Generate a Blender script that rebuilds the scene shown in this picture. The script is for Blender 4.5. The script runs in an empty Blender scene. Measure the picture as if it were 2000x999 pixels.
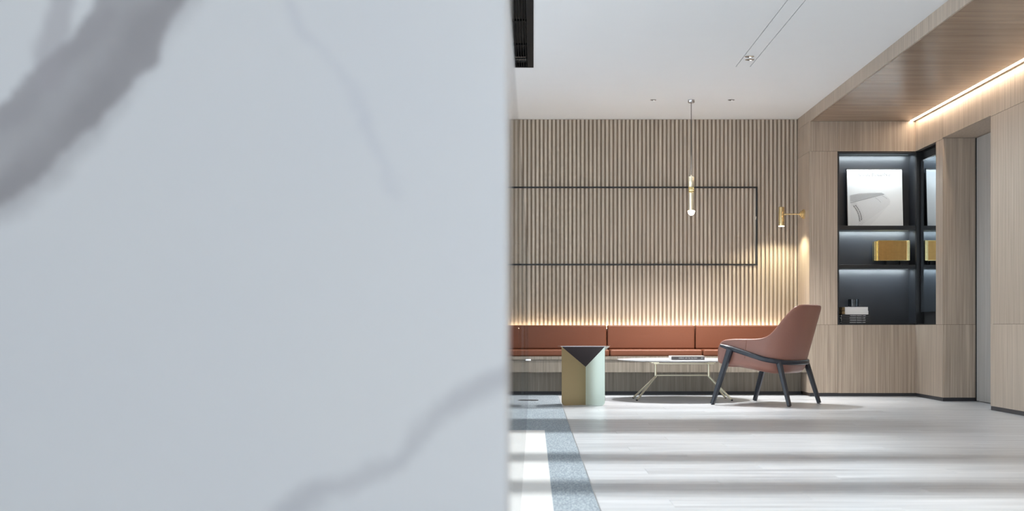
import bpy, bmesh, math, random
from mathutils import Vector, Matrix
random.seed(7)
S = bpy.context.scene
COL = S.collection
PI = math.pi

# ------------------------------------------------------------------ camera, world, sun, exposure
CAM_H = 0.66
cd = bpy.data.cameras.new('camera'); cam = bpy.data.objects.new('camera', cd); COL.objects.link(cam)
cam.location = (0, 0, CAM_H); cam.rotation_euler = (PI / 2, 0, 0)
cd.sensor_width = 36; cd.lens = 48.6                      # 2700 px focal length on a 2000 px frame
cd.shift_x = -0.021; cd.shift_y = 0.0702
cd.clip_start = 0.05
cd.dof.use_dof = True; cd.dof.focus_distance = 12.3; cd.dof.aperture_fstop = 5.0
S.camera = cam

w = bpy.data.worlds.new('sky'); S.world = w; w.use_nodes = True
bg = w.node_tree.nodes['Background']
bg.inputs[0].default_value = (0.83, 0.92, 1.0, 1); bg.inputs[1].default_value = 4.2

def light(name, typ, loc, rot=(0, 0, 0), energy=10, color=(1, 1, 1), **kw):
    ld = bpy.data.lights.new(name, typ); ld.energy = energy; ld.color = color
    for k, v in kw.items(): setattr(ld, k, v)
    o = bpy.data.objects.new(name, ld); o.location = loc; o.rotation_euler = rot; COL.objects.link(o)
    return o
SUN_EL = math.atan(2.40 / 5.4)
light('sun', 'SUN', (-6, 8, 5), (0, -(PI / 2 - SUN_EL), 0), 9.6, (1, 0.985, 0.97), angle=math.radians(4.5))

vs = S.view_settings
vs.view_transform = 'Standard'; vs.look = 'None'; vs.exposure = 0.12; vs.gamma = 1.0; vs.use_curve_mapping = False

# ------------------------------------------------------------------ materials
def new_mat(name):
    m = bpy.data.materials.new(name); m.use_nodes = True
    nt = m.node_tree; b = nt.nodes['Principled BSDF']
    return m, nt, b
def plain(name, col, rough=0.5, metal=0.0, spec=0.5, var=0.04, scale=30, bump=0.0, coat=0.0):
    """colour with a little procedural mottling"""
    m, nt, b = new_mat(name); N = nt.nodes; L = nt.links
    tc = N.new('ShaderNodeTexCoord'); no = N.new('ShaderNodeTexNoise'); no.inputs['Scale'].default_value = scale
    no.inputs['Detail'].default_value = 4
    L.new(tc.outputs['Object'], no.inputs['Vector'])
    mx = N.new('ShaderNodeMix'); mx.data_type = 'RGBA'
    mx.inputs[6].default_value = tuple(max(0, c * (1 - var)) for c in col) + (1,)
    mx.inputs[7].default_value = tuple(min(1, c * (1 + var)) for c in col) + (1,)
    L.new(no.outputs['Fac'], mx.inputs[0]); L.new(mx.outputs[2], b.inputs['Base Color'])
    b.inputs['Roughness'].default_value = rough; b.inputs['Metallic'].default_value = metal
    b.inputs['Specular IOR Level'].default_value = spec
    b.inputs['Coat Weight'].default_value = coat
    if bump:
        bp = N.new('ShaderNodeBump'); bp.inputs['Strength'].default_value = bump; bp.inputs['Distance'].default_value = 0.002
        L.new(no.outputs['Fac'], bp.inputs['Height']); L.new(bp.outputs['Normal'], b.inputs['Normal'])
    return m
def veneer(name, dark, lite, scale, rough=0.42, spec=0.4, tone=0.06, fine=3.0):
    """wood veneer with streaks; scale = grain frequency along world x, y, z"""
    m, nt, b = new_mat(name); N = nt.nodes; L = nt.links
    g = N.new('ShaderNodeNewGeometry'); oi = N.new('ShaderNodeObjectInfo')
    add = N.new('ShaderNodeVectorMath'); add.operation = 'ADD'
    sc = N.new('ShaderNodeVectorMath'); sc.operation = 'SCALE'; sc.inputs[0].default_value = (3.1, 5.3, 7.7)
    L.new(oi.outputs['Random'], sc.inputs['Scale']); L.new(g.outputs['Position'], add.inputs[0]); L.new(sc.outputs[0], add.inputs[1])
    outs = []
    for k, dt in ((1.0, 3), (fine, 5)):
        mp = N.new('ShaderNodeMapping'); mp.inputs['Scale'].default_value = tuple(c * k for c in scale)
        L.new(add.outputs[0], mp.inputs['Vector'])
        no = N.new('ShaderNodeTexNoise'); no.inputs['Scale'].default_value = 1.0; no.inputs['Detail'].default_value = dt
        L.new(mp.outputs[0], no.inputs['Vector']); outs.append(no.outputs['Fac'])
    mm = N.new('ShaderNodeMath'); mm.operation = 'MULTIPLY_ADD'; mm.inputs[1].default_value = 0.5
    L.new(outs[0], mm.inputs[0])
    m2 = N.new('ShaderNodeMath'); m2.operation = 'MULTIPLY'; m2.inputs[1].default_value = 0.5; L.new(outs[1], m2.inputs[0])
    L.new(m2.outputs[0], mm.inputs[2])
    r = N.new('ShaderNodeValToRGB'); r.color_ramp.elements[0].position = 0.35; r.color_ramp.elements[1].position = 0.65
    r.color_ramp.elements[0].color = tuple(dark) + (1,); r.color_ramp.elements[1].color = tuple(lite) + (1,)
    L.new(mm.outputs[0], r.inputs['Fac'])
    hs = N.new('ShaderNodeHueSaturation')
    mr = N.new('ShaderNodeMapRange'); mr.inputs[3].default_value = 1 - tone; mr.inputs[4].default_value = 1 + tone
    L.new(oi.outputs['Random'], mr.inputs[0]); L.new(mr.outputs[0], hs.inputs['Value']); L.new(r.outputs['Color'], hs.inputs['Color'])
    L.new(hs.outputs['Color'], b.inputs['Base Color'])
    b.inputs['Roughness'].default_value = rough; b.inputs['Specular IOR Level'].default_value = spec
    bp = N.new('ShaderNodeBump'); bp.inputs['Strength'].default_value = 0.08; bp.inputs['Distance'].default_value = 0.001
    L.new(mm.outputs[0], bp.inputs['Height']); L.new(bp.outputs['Normal'], b.inputs['Normal'])
    return m
def emit(name, col, strength):
    m, nt, b = new_mat(name)
    b.inputs['Base Color'].default_value = (0.8, 0.8, 0.8, 1)
    b.inputs['Emission Color'].default_value = tuple(col) + (1,); b.inputs['Emission Strength'].default_value = strength
    return m
def clear_glass(name, tint=(0.96, 0.98, 0.98)):
    """thin architectural glass: transparent with a Fresnel mirror on top"""
    m = bpy.data.materials.new(name); m.use_nodes = True; nt = m.node_tree; N = nt.nodes; L = nt.links
    N.remove(N['Principled BSDF']); out = N['Material Output']
    t = N.new('ShaderNodeBsdfTransparent'); t.inputs[0].default_value = tuple(tint) + (1,)
    gl = N.new('ShaderNodeBsdfGlossy'); gl.inputs['Roughness'].default_value = 0.02
    fr = N.new('ShaderNodeFresnel'); fr.inputs['IOR'].default_value = 1.5
    ge = N.new('ShaderNodeNewGeometry'); inv = N.new('ShaderNodeMath'); inv.operation = 'SUBTRACT'; inv.inputs[0].default_value = 1.0
    L.new(ge.outputs['Backfacing'], inv.inputs[1])
    mu = N.new('ShaderNodeMath'); mu.operation = 'MULTIPLY'; L.new(fr.outputs[0], mu.inputs[0]); L.new(inv.outputs[0], mu.inputs[1])
    mx = N.new('ShaderNodeMixShader'); L.new(mu.outputs[0], mx.inputs[0]); L.new(t.outputs[0], mx.inputs[1]); L.new(gl.outputs[0], mx.inputs[2])
    L.new(mx.outputs[0], out.inputs['Surface'])
    return m
def marble_wall_mat():
    """white marble with one broad grey vein and a few thin ones, laid out on the slab in object x / z"""
    m, nt, b = new_mat('white_marble_slab'); N = nt.nodes; L = nt.links
    tc = N.new('ShaderNodeTexCoord')
    n1 = N.new('ShaderNodeTexNoise'); n1.inputs['Scale'].default_value = 11; n1.inputs['Detail'].default_value = 9; n1.inputs['Roughness'].default_value = 0.62
    L.new(tc.outputs['Object'], n1.inputs['Vector'])
    sub = N.new('ShaderNodeVectorMath'); sub.operation = 'SUBTRACT'; sub.inputs[1].default_value = (0.5, 0.5, 0.5)
    L.new(n1.outputs['Color'], sub.inputs[0])
    sc = N.new('ShaderNodeVectorMath'); sc.operation = 'SCALE'; sc.inputs['Scale'].default_value = 0.055
    L.new(sub.outputs[0], sc.inputs[0])
    ad = N.new('ShaderNodeVectorMath'); ad.operation = 'ADD'; L.new(tc.outputs['Object'], ad.inputs[0]); L.new(sc.outputs[0], ad.inputs[1])
    sep = N.new('ShaderNodeSeparateXYZ'); L.new(ad.outputs[0], sep.inputs[0])
    def math1(op, a, bb=None, c=None, clamp=False):
        n = N.new('ShaderNodeMath'); n.operation = op; n.use_clamp = clamp
        for i, v in enumerate((a, bb, c)):
            if v is None: continue
            if isinstance(v, (int, float)): n.inputs[i].default_value = v
            else: L.new(v, n.inputs[i])
        return n.outputs[0]
    X, Z = sep.outputs['X'], sep.outputs['Z']
    def seg(p, q):                                     # distance to segment p-q in the slab plane
        dx, dz = q[0] - p[0], q[1] - p[1]; ll = dx * dx + dz * dz
        px = math1('SUBTRACT', X, p[0]); pz = math1('SUBTRACT', Z, p[1])
        t = math1('ADD', math1('MULTIPLY', px, dx / ll), math1('MULTIPLY', pz, dz / ll))
        t = math1('MINIMUM', math1('MAXIMUM', t, 0.0), 1.0)
        ex = math1('SUBTRACT', px, math1('MULTIPLY', t, dx)); ez = math1('SUBTRACT', pz, math1('MULTIPLY', t, dz))
        return math1('SQRT', math1('ADD', math1('MULTIPLY', ex, ex), math1('MULTIPLY', ez, ez)))
    def vein(pts, r0, r1):
        d = None
        for p, q in zip(pts[:-1], pts[1:]):
            s = seg(p, q); d = s if d is None else math1('MINIMUM', d, s)
        mr = N.new('ShaderNodeMapRange'); mr.interpolation_type = 'SMOOTHSTEP'
        mr.inputs[1].default_value = r0; mr.inputs[2].default_value = r1; mr.inputs[3].default_value = 1; mr.inputs[4].default_value = 0
        L.new(d, mr.inputs[0]); return mr.outputs[0]
    ZF = MARBLE_Y
    def P(px, py): return ((px - 1042) * ZF / 2700, CAM_H + (640 - py) * ZF / 2700)   # veins were measured on the slab
    broad = vein([P(-140, 420), P(0, 310), P(110, 195), P(230, 85), P(300, -60), P(420, -260)], 0.031, 0.036)
    core = vein([P(-120, 470), P(15, 385), P(130, 270), P(235, 140), P(330, 0), P(430, -160)], 0.002, 0.030)
    branch = vein([P(95, 150), P(105, 70), P(120, -60)], 0.008, 0.020)
    fork = vein([P(215, 20), P(130, 110), P(10, 230)], 0.002, 0.016)
    thin = vein([P(560, 1010), P(625, 962), P(700, 925), P(775, 900), P(820, 850), P(890, 805), P(965, 742), P(1040, 690)], 0.000, 0.018)
    thin2 = vein([P(545, -20), P(590, 55), P(620, 95), P(690, 170), P(735, 280), P(770, 390)], 0.0, 0.010)
    n2 = N.new('ShaderNodeTexNoise'); n2.inputs['Scale'].default_value = 14; n2.inputs['Detail'].default_value = 6
    L.new(tc.outputs['Object'], n2.inputs['Vector'])
    n3 = N.new('ShaderNodeTexNoise'); n3.inputs['Scale'].default_value = 3.2; n3.inputs['Detail'].default_value = 3
    L.new(tc.outputs['Object'], n3.inputs['Vector'])
    def mix(fac, a, c):
        mx = N.new('ShaderNodeMix'); mx.data_type = 'RGBA'
        L.new(fac, mx.inputs[0])
        for i, v in ((6, a), (7, c)):
            if isinstance(v, tuple): mx.inputs[i].default_value = v + (1,)
            else: L.new(v, mx.inputs[i])
        return mx.outputs[2]
    base = mix(math1('MULTIPLY', n3.outputs['Fac'], 1.0), (0.85, 0.845, 0.835), (0.79, 0.80, 0.83))
    amt = math1('MULTIPLY', broad, math1('MULTIPLY_ADD', n2.outputs['Fac'], 0.5, 0.60), clamp=True)
    c = mix(amt, base, (0.44, 0.425, 0.435))
    c = mix(math1('MULTIPLY', core, 0.45), c, (0.30, 0.28, 0.29))
    c = mix(math1('MULTIPLY', fork, 0.35), c, (0.36, 0.34, 0.36))
    c = mix(math1('MULTIPLY', branch, 0.6), c, (0.48, 0.46, 0.48))
    c = mix(math1('MULTIPLY', thin, math1('MULTIPLY_ADD', n2.outputs['Fac'], 0.6, 0.05)), c, (0.40, 0.39, 0.42))
    c = mix(math1('MULTIPLY', thin2, math1('MULTIPLY', n2.outputs['Fac'], 0.35)), c, (0.50, 0.52, 0.62))
    L.new(c, b.inputs['Base Color']); b.inputs['Roughness'].default_value = 0.32; b.inputs['Specular IOR Level'].default_value = 0.35
    return m
def fine_marble(name):
    m, nt, b = new_mat(name); N = nt.nodes; L = nt.links
    tc = N.new('ShaderNodeTexCoord'); no = N.new('ShaderNodeTexNoise'); no.inputs['Scale'].default_value = 6; no.inputs['Detail'].default_value = 8
    no.inputs['Distortion'].default_value = 1.2
    L.new(tc.outputs['Object'], no.inputs['Vector']); r = N.new('ShaderNodeValToRGB')
    r.color_ramp.elements[0].position = 0.38; r.color_ramp.elements[0].color = (0.62, 0.63, 0.65, 1)
    r.color_ramp.elements[1].position = 0.56; r.color_ramp.elements[1].color = (0.80, 0.81, 0.83, 1)
    L.new(no.outputs['Fac'], r.inputs[0]); L.new(r.outputs[0], b.inputs['Base Color']); b.inputs['Roughness'].default_value = 0.18
    return m
def carpet_mat():
    m, nt, b = new_mat('carpet_blue_grey'); N = nt.nodes; L = nt.links
    tc = N.new('ShaderNodeNewGeometry')
    mp = N.new('ShaderNodeMapping'); mp.inputs['Scale'].default_value = (150, 60, 30); L.new(tc.outputs['Position'], mp.inputs[0])
    v = N.new('ShaderNodeTexVoronoi'); v.inputs['Scale'].default_value = 1; L.new(mp.outputs[0], v.inputs['Vector'])
    no = N.new('ShaderNodeTexNoise'); no.inputs['Scale'].default_value = 3; no.inputs['Detail'].default_value = 4; L.new(mp.outputs[0], no.inputs['Vector'])
    mm = N.new('ShaderNodeMath'); mm.operation = 'MULTIPLY'; L.new(v.outputs['Distance'], mm.inputs[0]); L.new(no.outputs['Fac'], mm.inputs[1])
    r = N.new('ShaderNodeValToRGB'); r.color_ramp.elements[0].position = 0.10; r.color_ramp.elements[1].position = 0.40
    r.color_ramp.elements[0].color = (0.13, 0.165, 0.20, 1); r.color_ramp.elements[1].color = (0.38, 0.43, 0.47, 1)
    L.new(mm.outputs[0], r.inputs[0]); L.new(r.outputs[0], b.inputs['Base Color']); b.inputs['Roughness'].default_value = 0.75
    bp = N.new('ShaderNodeBump'); bp.inputs['Strength'].default_value = 0.4; bp.inputs['Distance'].default_value = 0.003
    L.new(mm.outputs[0], bp.inputs['Height']); L.new(bp.outputs['Normal'], b.inputs['Normal'])
    return m

MARBLE_Y = 1.2
M = {}
M['wood'] = veneer('oak_veneer', (0.31, 0.245, 0.190), (0.53, 0.44, 0.355), (58, 58, 0.7))
M['wood_grey'] = veneer('bench_veneer', (0.19, 0.163, 0.130), (0.35, 0.305, 0.25), (48, 48, 0.8))
M['soffit'] = veneer('soffit_veneer', (0.23, 0.155, 0.105), (0.36, 0.255, 0.18), (0.8, 11, 11), rough=0.27, spec=0.6, tone=0.05, fine=2.2)
M['slat'] = veneer('slat_veneer', (0.47, 0.40, 0.32), (0.61, 0.53, 0.435), (30, 30, 0.9), rough=0.5)
M['slat_back'] = veneer('slat_backing', (0.31, 0.24, 0.175), (0.40, 0.315, 0.235), (30, 30, 0.9), rough=0.6)
M['core'] = plain('panel_gap_brown', (0.10, 0.075, 0.055), 0.8)
M['floor'] = veneer('floor_plank', (0.41, 0.430, 0.460), (0.65, 0.675, 0.710), (0.9, 13, 5), rough=0.30, spec=0.45, tone=0.035, fine=2.5)
M['ceiling'] = plain('ceiling_paint', (0.78, 0.79, 0.80), 0.85, var=0.01, scale=4)
M['paint'] = plain('wall_paint', (0.78, 0.78, 0.77), 0.85, var=0.01, scale=4)
M['black'] = plain('black_metal', (0.009, 0.009, 0.010), 0.40, var=0.1)
M['cord'] = plain('cord_grey', (0.10, 0.095, 0.09), 0.5)
M['ventblack'] = plain('vent_black', (0.006, 0.006, 0.0065), 0.7, spec=0.12)
M['blackmatt'] = plain('black_matt', (0.012, 0.012, 0.013), 0.6, var=0.1)
M['cab'] = plain('cabinet_graphite', (0.013, 0.014, 0.017), 0.36, var=0.05)
M['base'] = plain('dark_skirting', (0.025, 0.025, 0.03), 0.4)
M['brass'] = plain('satin_brass', (0.88, 0.70, 0.38), 0.26, metal=1.0, var=0.05)
M['champ'] = plain('champagne_metal', (0.86, 0.80, 0.62), 0.28, metal=1.0, var=0.04)
M['chrome'] = plain('chrome', (0.62, 0.62, 0.63), 0.15, metal=1.0, var=0.02)
M['leather'] = plain('terracotta_leather', (0.175, 0.061, 0.031), 0.48, spec=0.35, var=0.05, scale=90, bump=0.08)
M['chairleather'] = plain('rose_tan_leather', (0.29, 0.135, 0.102), 0.36, spec=0.45, var=0.05, scale=90, bump=0.08)
M['chairinner'] = plain('rose_tan_seam', (0.30, 0.13, 0.085), 0.5, var=0.05, scale=90)
M['chairwood'] = plain('blue_black_ash', (0.022, 0.026, 0.038), 0.33, var=0.25, scale=40)
M['marble'] = marble_wall_mat()
M['marbletop'] = fine_marble('coffee_table_marble')
M['glare'] = plain('glare_white', (0.80, 0.81, 0.81), 0.30, var=0.03, scale=5)  # sun glare on the floor, put into a white colour
M['carpet'] = carpet_mat()
M['glass'] = clear_glass('partition_glass')
M['glassedge'] = plain('glass_edge', (0.72, 0.80, 0.78), 0.2)
M['door'] = veneer('door_grey', (0.36, 0.345, 0.325), (0.46, 0.445, 0.425), (24, 24, 0.7))
M['tbrass'] = plain('folded_brass_sheet', (0.40, 0.32, 0.185), 0.36, metal=0.75, var=0.04, scale=3)
M['tsage'] = plain('folded_sage_sheet', (0.52, 0.57, 0.50), 0.34, metal=0.55, var=0.04, scale=3)
M['tdark'] = plain('shaded_bronze_sheet', (0.045, 0.034, 0.036), 0.38, metal=0.3, var=0.06, scale=5)  # down-facing facet: its shade is put into the dark base colour
M['paper'] = plain('white_paper', (0.84, 0.84, 0.83), 0.6, var=0.01)
M['print1'] = plain('print_pale_grey', (0.60, 0.60, 0.60), 0.6, var=0.03)
M['print2'] = plain('print_mid_grey', (0.36, 0.36, 0.36), 0.6, var=0.03)
M['print3'] = plain('print_black', (0.03, 0.03, 0.03), 0.6, var=0.03)
M['pages'] = plain('book_pages', (0.75, 0.72, 0.66), 0.7, var=0.06, scale=80)
M['pagesbrown'] = plain('book_pages_brown', (0.23, 0.15, 0.06), 0.7, var=0.1, scale=80)
M['cover_black'] = plain('cover_black', (0.02, 0.02, 0.022), 0.45)
M['cover_grey'] = plain('cover_charcoal', (0.075, 0.07, 0.075), 0.45)
M['cover_white'] = plain('cover_white', (0.78, 0.77, 0.75), 0.5, var=0.02)
M['cover_pink'] = plain('cover_blush', (0.80, 0.68, 0.64), 0.5, var=0.02)
M['ink'] = plain('white_lettering', (0.72, 0.72, 0.72), 0.6)
M['goldfoil'] = plain('gold_panel', (0.56, 0.33, 0.115), 0.36, metal=1.0, var=0.25, scale=25)
M['goldrim'] = plain('gold_rim', (0.95, 0.72, 0.34), 0.22, metal=1.0, var=0.15, scale=40)
M['smoke'] = plain('smoked_glass', (0.015, 0.018, 0.022), 0.06, var=0.1, coat=0.5)
M['mirror'] = plain('tinted_mirror', (0.52, 0.60, 0.66), 0.03, metal=1.0, var=0.0)
M['led_warm'] = emit('led_warm', (1.0, 0.82, 0.60), 27)
M['led_soffit'] = emit('led_soffit', (1.0, 0.80, 0.60), 26)
M['led_cool'] = emit('led_cool', (0.78, 0.92, 1.0), 0.15)
M['bulb'] = emit('bulb_glow', (1.0, 0.86, 0.62), 9)
M['sconce_glow'] = emit('sconce_glow', (1.0, 0.88, 0.60), 7)
M['lens'] = emit('downlight_lens', (1.0, 0.97, 0.92), 1.2)

# ------------------------------------------------------------------ mesh helpers
WORLD = {}                                   # world position of each object's origin
def props(o, label=None, cat=None, group=None, kind=None):
    if label: o['label'] = label
    if cat: o['category'] = cat
    if group: o['group'] = group
    if kind: o['kind'] = kind
    return o
def empty(name, loc, label, cat, group=None, kind=None, rotz=0):
    o = bpy.data.objects.new(name, None); COL.objects.link(o); o.location = loc; o.rotation_euler = (0, 0, rotz)
    o.empty_display_size = 0.1; WORLD[o] = Vector(loc)
    return props(o, label, cat, group, kind)
def place(o, origin, parent, local=False):
    COL.objects.link(o)
    if parent is not None:
        o.parent = parent; o.location = Vector(origin) if local else Vector(origin) - WORLD[parent]
    else: o.location = origin
    WORLD[o] = Vector(origin)
    return o
class MB:
    def __init__(s): s.v = []; s.f = []; s.m = []; s.cur = 0
    def add(s, vs, fs):
        k = len(s.v); s.v += [Vector(p) for p in vs]
        for f in fs: s.f.append([k + i for i in f]); s.m.append(s.cur)
        return s
    def box(s, lo, hi):
        x0, y0, z0 = lo; x1, y1, z1 = hi
        return s.add([(x0, y0, z0), (x1, y0, z0), (x1, y1, z0), (x0, y1, z0), (x0, y0, z1), (x1, y0, z1), (x1, y1, z1), (x0, y1, z1)],
                     [(0, 3, 2, 1), (4, 5, 6, 7), (0, 1, 5, 4), (1, 2, 6, 5), (2, 3, 7, 6), (3, 0, 4, 7)])
    def prism(s, poly, a, b, fn):            # poly in 2D, extruded from a to b; fn(u, v, t) -> 3D
        n = len(poly); vs = [fn(u, v, a) for u, v in poly] + [fn(u, v, b) for u, v in poly]
        return s.add(vs, [tuple(range(n - 1, -1, -1)), tuple(range(n, 2 * n))] + [(i, (i + 1) % n, n + (i + 1) % n, n + i) for i in range(n)])
    def lathe(s, prof, c, axis='z', n=24):   # prof: (radius, height) from one end to the other
        c = Vector(c); vs = []; fs = []
        for r, h in prof:
            for i in range(n):
                a = 2 * PI * i / n; p, q = max(r, 1e-5) * math.cos(a), max(r, 1e-5) * math.sin(a)
                vs.append(c + Vector({'z': (p, q, h), 'x': (h, p, q), 'y': (q, h, p)}[axis]))
        m = len(prof)
        for j in range(m - 1):
            for i in range(n): fs.append((j * n + i, j * n + (i + 1) % n, (j + 1) * n + (i + 1) % n, (j + 1) * n + i))
        fs.append(tuple(range(n - 1, -1, -1))); fs.append(tuple((m - 1) * n + i for i in range(n)))
        return s.add(vs, fs)
    def sweep(s, path, section, up=(0, 0, 1)):   # section: list of (a, b) or function(t) -> list
        path = [Vector(p) for p in path]; n = len(path); vs = []; fs = []; up = Vector(up); k = None
        for i, p in enumerate(path):
            t = (path[min(i + 1, n - 1)] - path[max(i - 1, 0)]).normalized()
            side = t.cross(up)
            if side.length < 1e-4: side = t.cross(Vector((0, 1, 0)))
            side.normalize(); u2 = side.cross(t).normalized()
            sec = section(i / max(1, n - 1)) if callable(section) else section
            k = len(sec); vs += [p + side * a + u2 * b for a, b in sec]
        for j in range(n - 1):
            for i in range(k): fs.append((j * k + i, j * k + (i + 1) % k, (j + 1) * k + (i + 1) % k, (j + 1) * k + i))
        fs.append(tuple(range(k - 1, -1, -1))); fs.append(tuple((n - 1) * k + i for i in range(k)))
        return s.add(vs, fs)
    def tube(s, path, r, n=12): return s.sweep(path, [(r * math.cos(2 * PI * i / n), r * math.sin(2 * PI * i / n)) for i in range(n)])
    def build(s, name, mat, parent=None, local=False, smooth=False, bevel=0, seg=2, origin=None, sub=0, solid=0):
        lo = Vector([min(p[i] for p in s.v) for i in range(3)]); hi = Vector([max(p[i] for p in s.v) for i in range(3)])
        if origin is None:
            origin = (lo + hi) / 2
            if parent is None: origin.z = lo.z
        origin = Vector(origin)
        me = bpy.data.meshes.new(name); me.from_pydata([p - origin for p in s.v], [], s.f)
        bm = bmesh.new(); bm.from_mesh(me); bmesh.ops.recalc_face_normals(bm, faces=bm.faces[:]); bm.to_mesh(me); bm.free()
        for mm in (mat if isinstance(mat, (list, tuple)) else [mat]): me.materials.append(mm if not isinstance(mm, str) else M[mm])
        me.polygons.foreach_set('material_index', s.m)
        o = bpy.data.objects.new(name, me); place(o, origin, parent, local)
        if solid:
            md = o.modifiers.new('solid', 'SOLIDIFY'); md.thickness = solid; md.offset = -1
        if bevel:
            md = o.modifiers.new('bevel', 'BEVEL'); md.width = bevel; md.segments = seg; md.limit_method = 'ANGLE'; md.angle_limit = math.radians(40)
        if sub:
            md = o.modifiers.new('sub', 'SUBSURF'); md.levels = sub; md.render_levels = sub
        if smooth or bevel:
            me.polygons.foreach_set('use_smooth', [True] * len(me.polygons))
            if not sub:
                try: me.set_sharp_from_angle(angle=math.radians(38))
                except Exception: pass
                if bevel:
                    me.attributes.remove(me.attributes['sharp_edge']) if 'sharp_edge' in me.attributes else None
                    md = o.modifiers.new('wn', 'WEIGHTED_NORMAL'); md.keep_sharp = False
        return o
def box(name, lo, hi, mat, parent=None, bevel=0, seg=2, **kw): return MB().box(lo, hi).build(name, mat, parent, bevel=bevel, seg=seg, **kw)
def text_part(name, body, size, mat, parent, origin, rot, extrude=0.0004, width=None, local=False, bold=0.0):
    cu = bpy.data.curves.new(name, 'FONT'); cu.body = body; cu.size = size; cu.align_x = 'CENTER'; cu.align_y = 'CENTER'; cu.extrude = extrude
    cu.resolution_u = 2; cu.offset = bold
    t = bpy.data.objects.new(name, cu); COL.objects.link(t)
    dg = bpy.context.evaluated_depsgraph_get(); me = bpy.data.meshes.new_from_object(t.evaluated_get(dg))
    bpy.data.objects.remove(t); bpy.data.curves.remove(cu)
    xs = [v.co.x for v in me.vertices]; f = 1.0
    if width: f = width / (max(xs) - min(xs))
    me.transform(Matrix.Diagonal((f, 1, 1, 1)))
    me.materials.clear(); me.materials.append(M[mat]); me.name = name
    o = bpy.data.objects.new(name, me); place(o, origin, parent, local); o.rotation_euler = rot
    return o

# ------------------------------------------------------------------ main dimensions (metres; y is depth from the camera)
XB = 2.635           # bulkhead edge / return wall
XR = 3.647           # right wall face
XL = -3.2            # window wall face
YN = 13.20           # niche wall face
YS = 13.80           # slat wall face
YR = -3.0            # rear wall
ZC = 2.74            # ceiling
ZS = 2.63            # bulkhead soffit
Z1, Z2 = 0.685, 2.342  # panel joints

# ------------------------------------------------------------------ floor
fl = box('floor', (XL - 0.3, YR - 0.3, -0.12), (4.25, 14.2, -0.012), plain('floor_bed', (0.52, 0.50, 0.48), 0.6))
props(fl, 'pale grey wood look floor running across the lounge', 'floor', kind='structure')
plank_meshes = {}
def plank(x0, x1, y0, y1, mat='floor'):
    key = (round(x1 - x0, 4), round(y1 - y0, 4), mat); me = plank_meshes.get(key)
    c = Vector(((x0 + x1) / 2, (y0 + y1) / 2, -0.006))
    if me is None:
        o = MB().box((x0, y0, -0.012), (x1, y1, 0.0)).build('plank', mat, fl, origin=c); plank_meshes[key] = o.data
    else: o = bpy.data.objects.new('plank', me); place(o, c, fl)
    return o
CARP0, CARP1 = -0.055, 0.239
PW = 0.235; y = 3.4; row = 0; G = 0.0006
while y < 13.75:
    y1 = min(y + PW, 13.75); x = CARP1; first = (0.55, 1.10, 0.28, 0.83, 1.35)[row % 5]
    xe = 3.66 if not (11.0 < y < 12.3) else 3.95
    cuts = [x]; x += first
    while x < xe - 0.2: cuts.append(x); x += 1.40
    cuts.append(xe)
    for a, b_ in zip(cuts[:-1], cuts[1:]): plank(a + G, b_ - G, y + G, y1 - G)
    y = y1; row += 1
nearfl = box('floor_sheet', (CARP1, YR, -0.012), (3.66, 3.4, 0.0), 'floor', fl)
behind = box('floor_sheet', (XL, YR, -0.012), (CARP0, 13.75, 0.0), 'floor', fl)
box('glare_strip', (CARP0, YR, -0.012), (0.072, 8.85, 0.0015), 'glare', fl)  # bright strip: glare beside the glass painted as a pale floor piece
carp = MB().box((0.072, YR, -0.0119), (CARP1, 8.85, 0.002)).box((CARP0, 8.85, -0.0119), (CARP1, 13.58, 0.002))
props(carp.build('carpet_strip', 'carpet'), 'blue grey textured carpet strip between glass partition and pale floor', 'carpet')

# ------------------------------------------------------------------ ceiling with slots for the vent and the light channel
def slab(xc, yc, z0, z1, skip):
    m = MB()
    for i in range(len(xc) - 1):
        for j in range(len(yc) - 1):
            if not skip((xc[i] + xc[i + 1]) / 2, (yc[j] + yc[j + 1]) / 2): m.box((xc[i], yc[j], z0), (xc[i + 1], yc[j + 1], z1))
    return m
GV = [(1.611, 1.617), (1.725, 1.731)]
def skip(x, y): return (-0.17 < x < 0 and 6 < y < 11.05) or (y < 11.03 and any(a < x < b for a, b in GV))
cl = slab([XL - 0.1, -0.17, 0, 1.611, 1.617, 1.725, 1.731, XB + 0.02], [YR - 0.1, 6, 11.03, 11.05, 13.95], ZC, ZC + 0.07, skip).build('ceiling', 'ceiling')
props(cl, 'flat white painted ceiling above the lounge', 'ceiling', kind='structure')
box('void_lining', (XL - 0.1, YR - 0.1, ZC + 0.12), (4.2, 14.0, ZC + 0.16), 'blackmatt', cl)

# bulkhead over the right side: dark core, fascia panels and soffit panels
YE = [13.2, 12.3, 11.94, 11.05, 10.52, 9.55, 8.87, 7.95, 7.05, 6.1, 5.2, 4.3, 3.4, 2.4, 1.4, 0.4, -0.6, -1.8, -3.0]
bk = box('trim_1', (XB + 0.014, YR, ZS + 0.014), (4.2, 14.0, ZC + 0.02), 'core')
props(bk, 'wood clad bulkhead along the right side of the ceiling', 'bulkhead', kind='structure')
g = 0.0012
for a, b_ in zip(YE[:-1], YE[1:]):
    box('fascia_panel', (XB, b_ + g, ZS + 0.001), (XB + 0.013, a - g, ZC), 'wood', bk)
    box('soffit_panel', (XB + 0.0135, b_ + g, ZS), (3.588, a - g, ZS + 0.013), 'soffit', bk)
box('fascia_panel', (XB, YN + 0.001, ZS + 0.001), (XB + 0.013, YS, ZC), 'wood', bk)
box('soffit_panel', (3.624, YR, ZS), (3.66, 13.2, ZS + 0.013), 'soffit', bk)
led = empty('soffit_light_strip', (3.606, 5.1, ZS), 'long warm white light strip recessed in the wood soffit', 'light strip')
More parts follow.
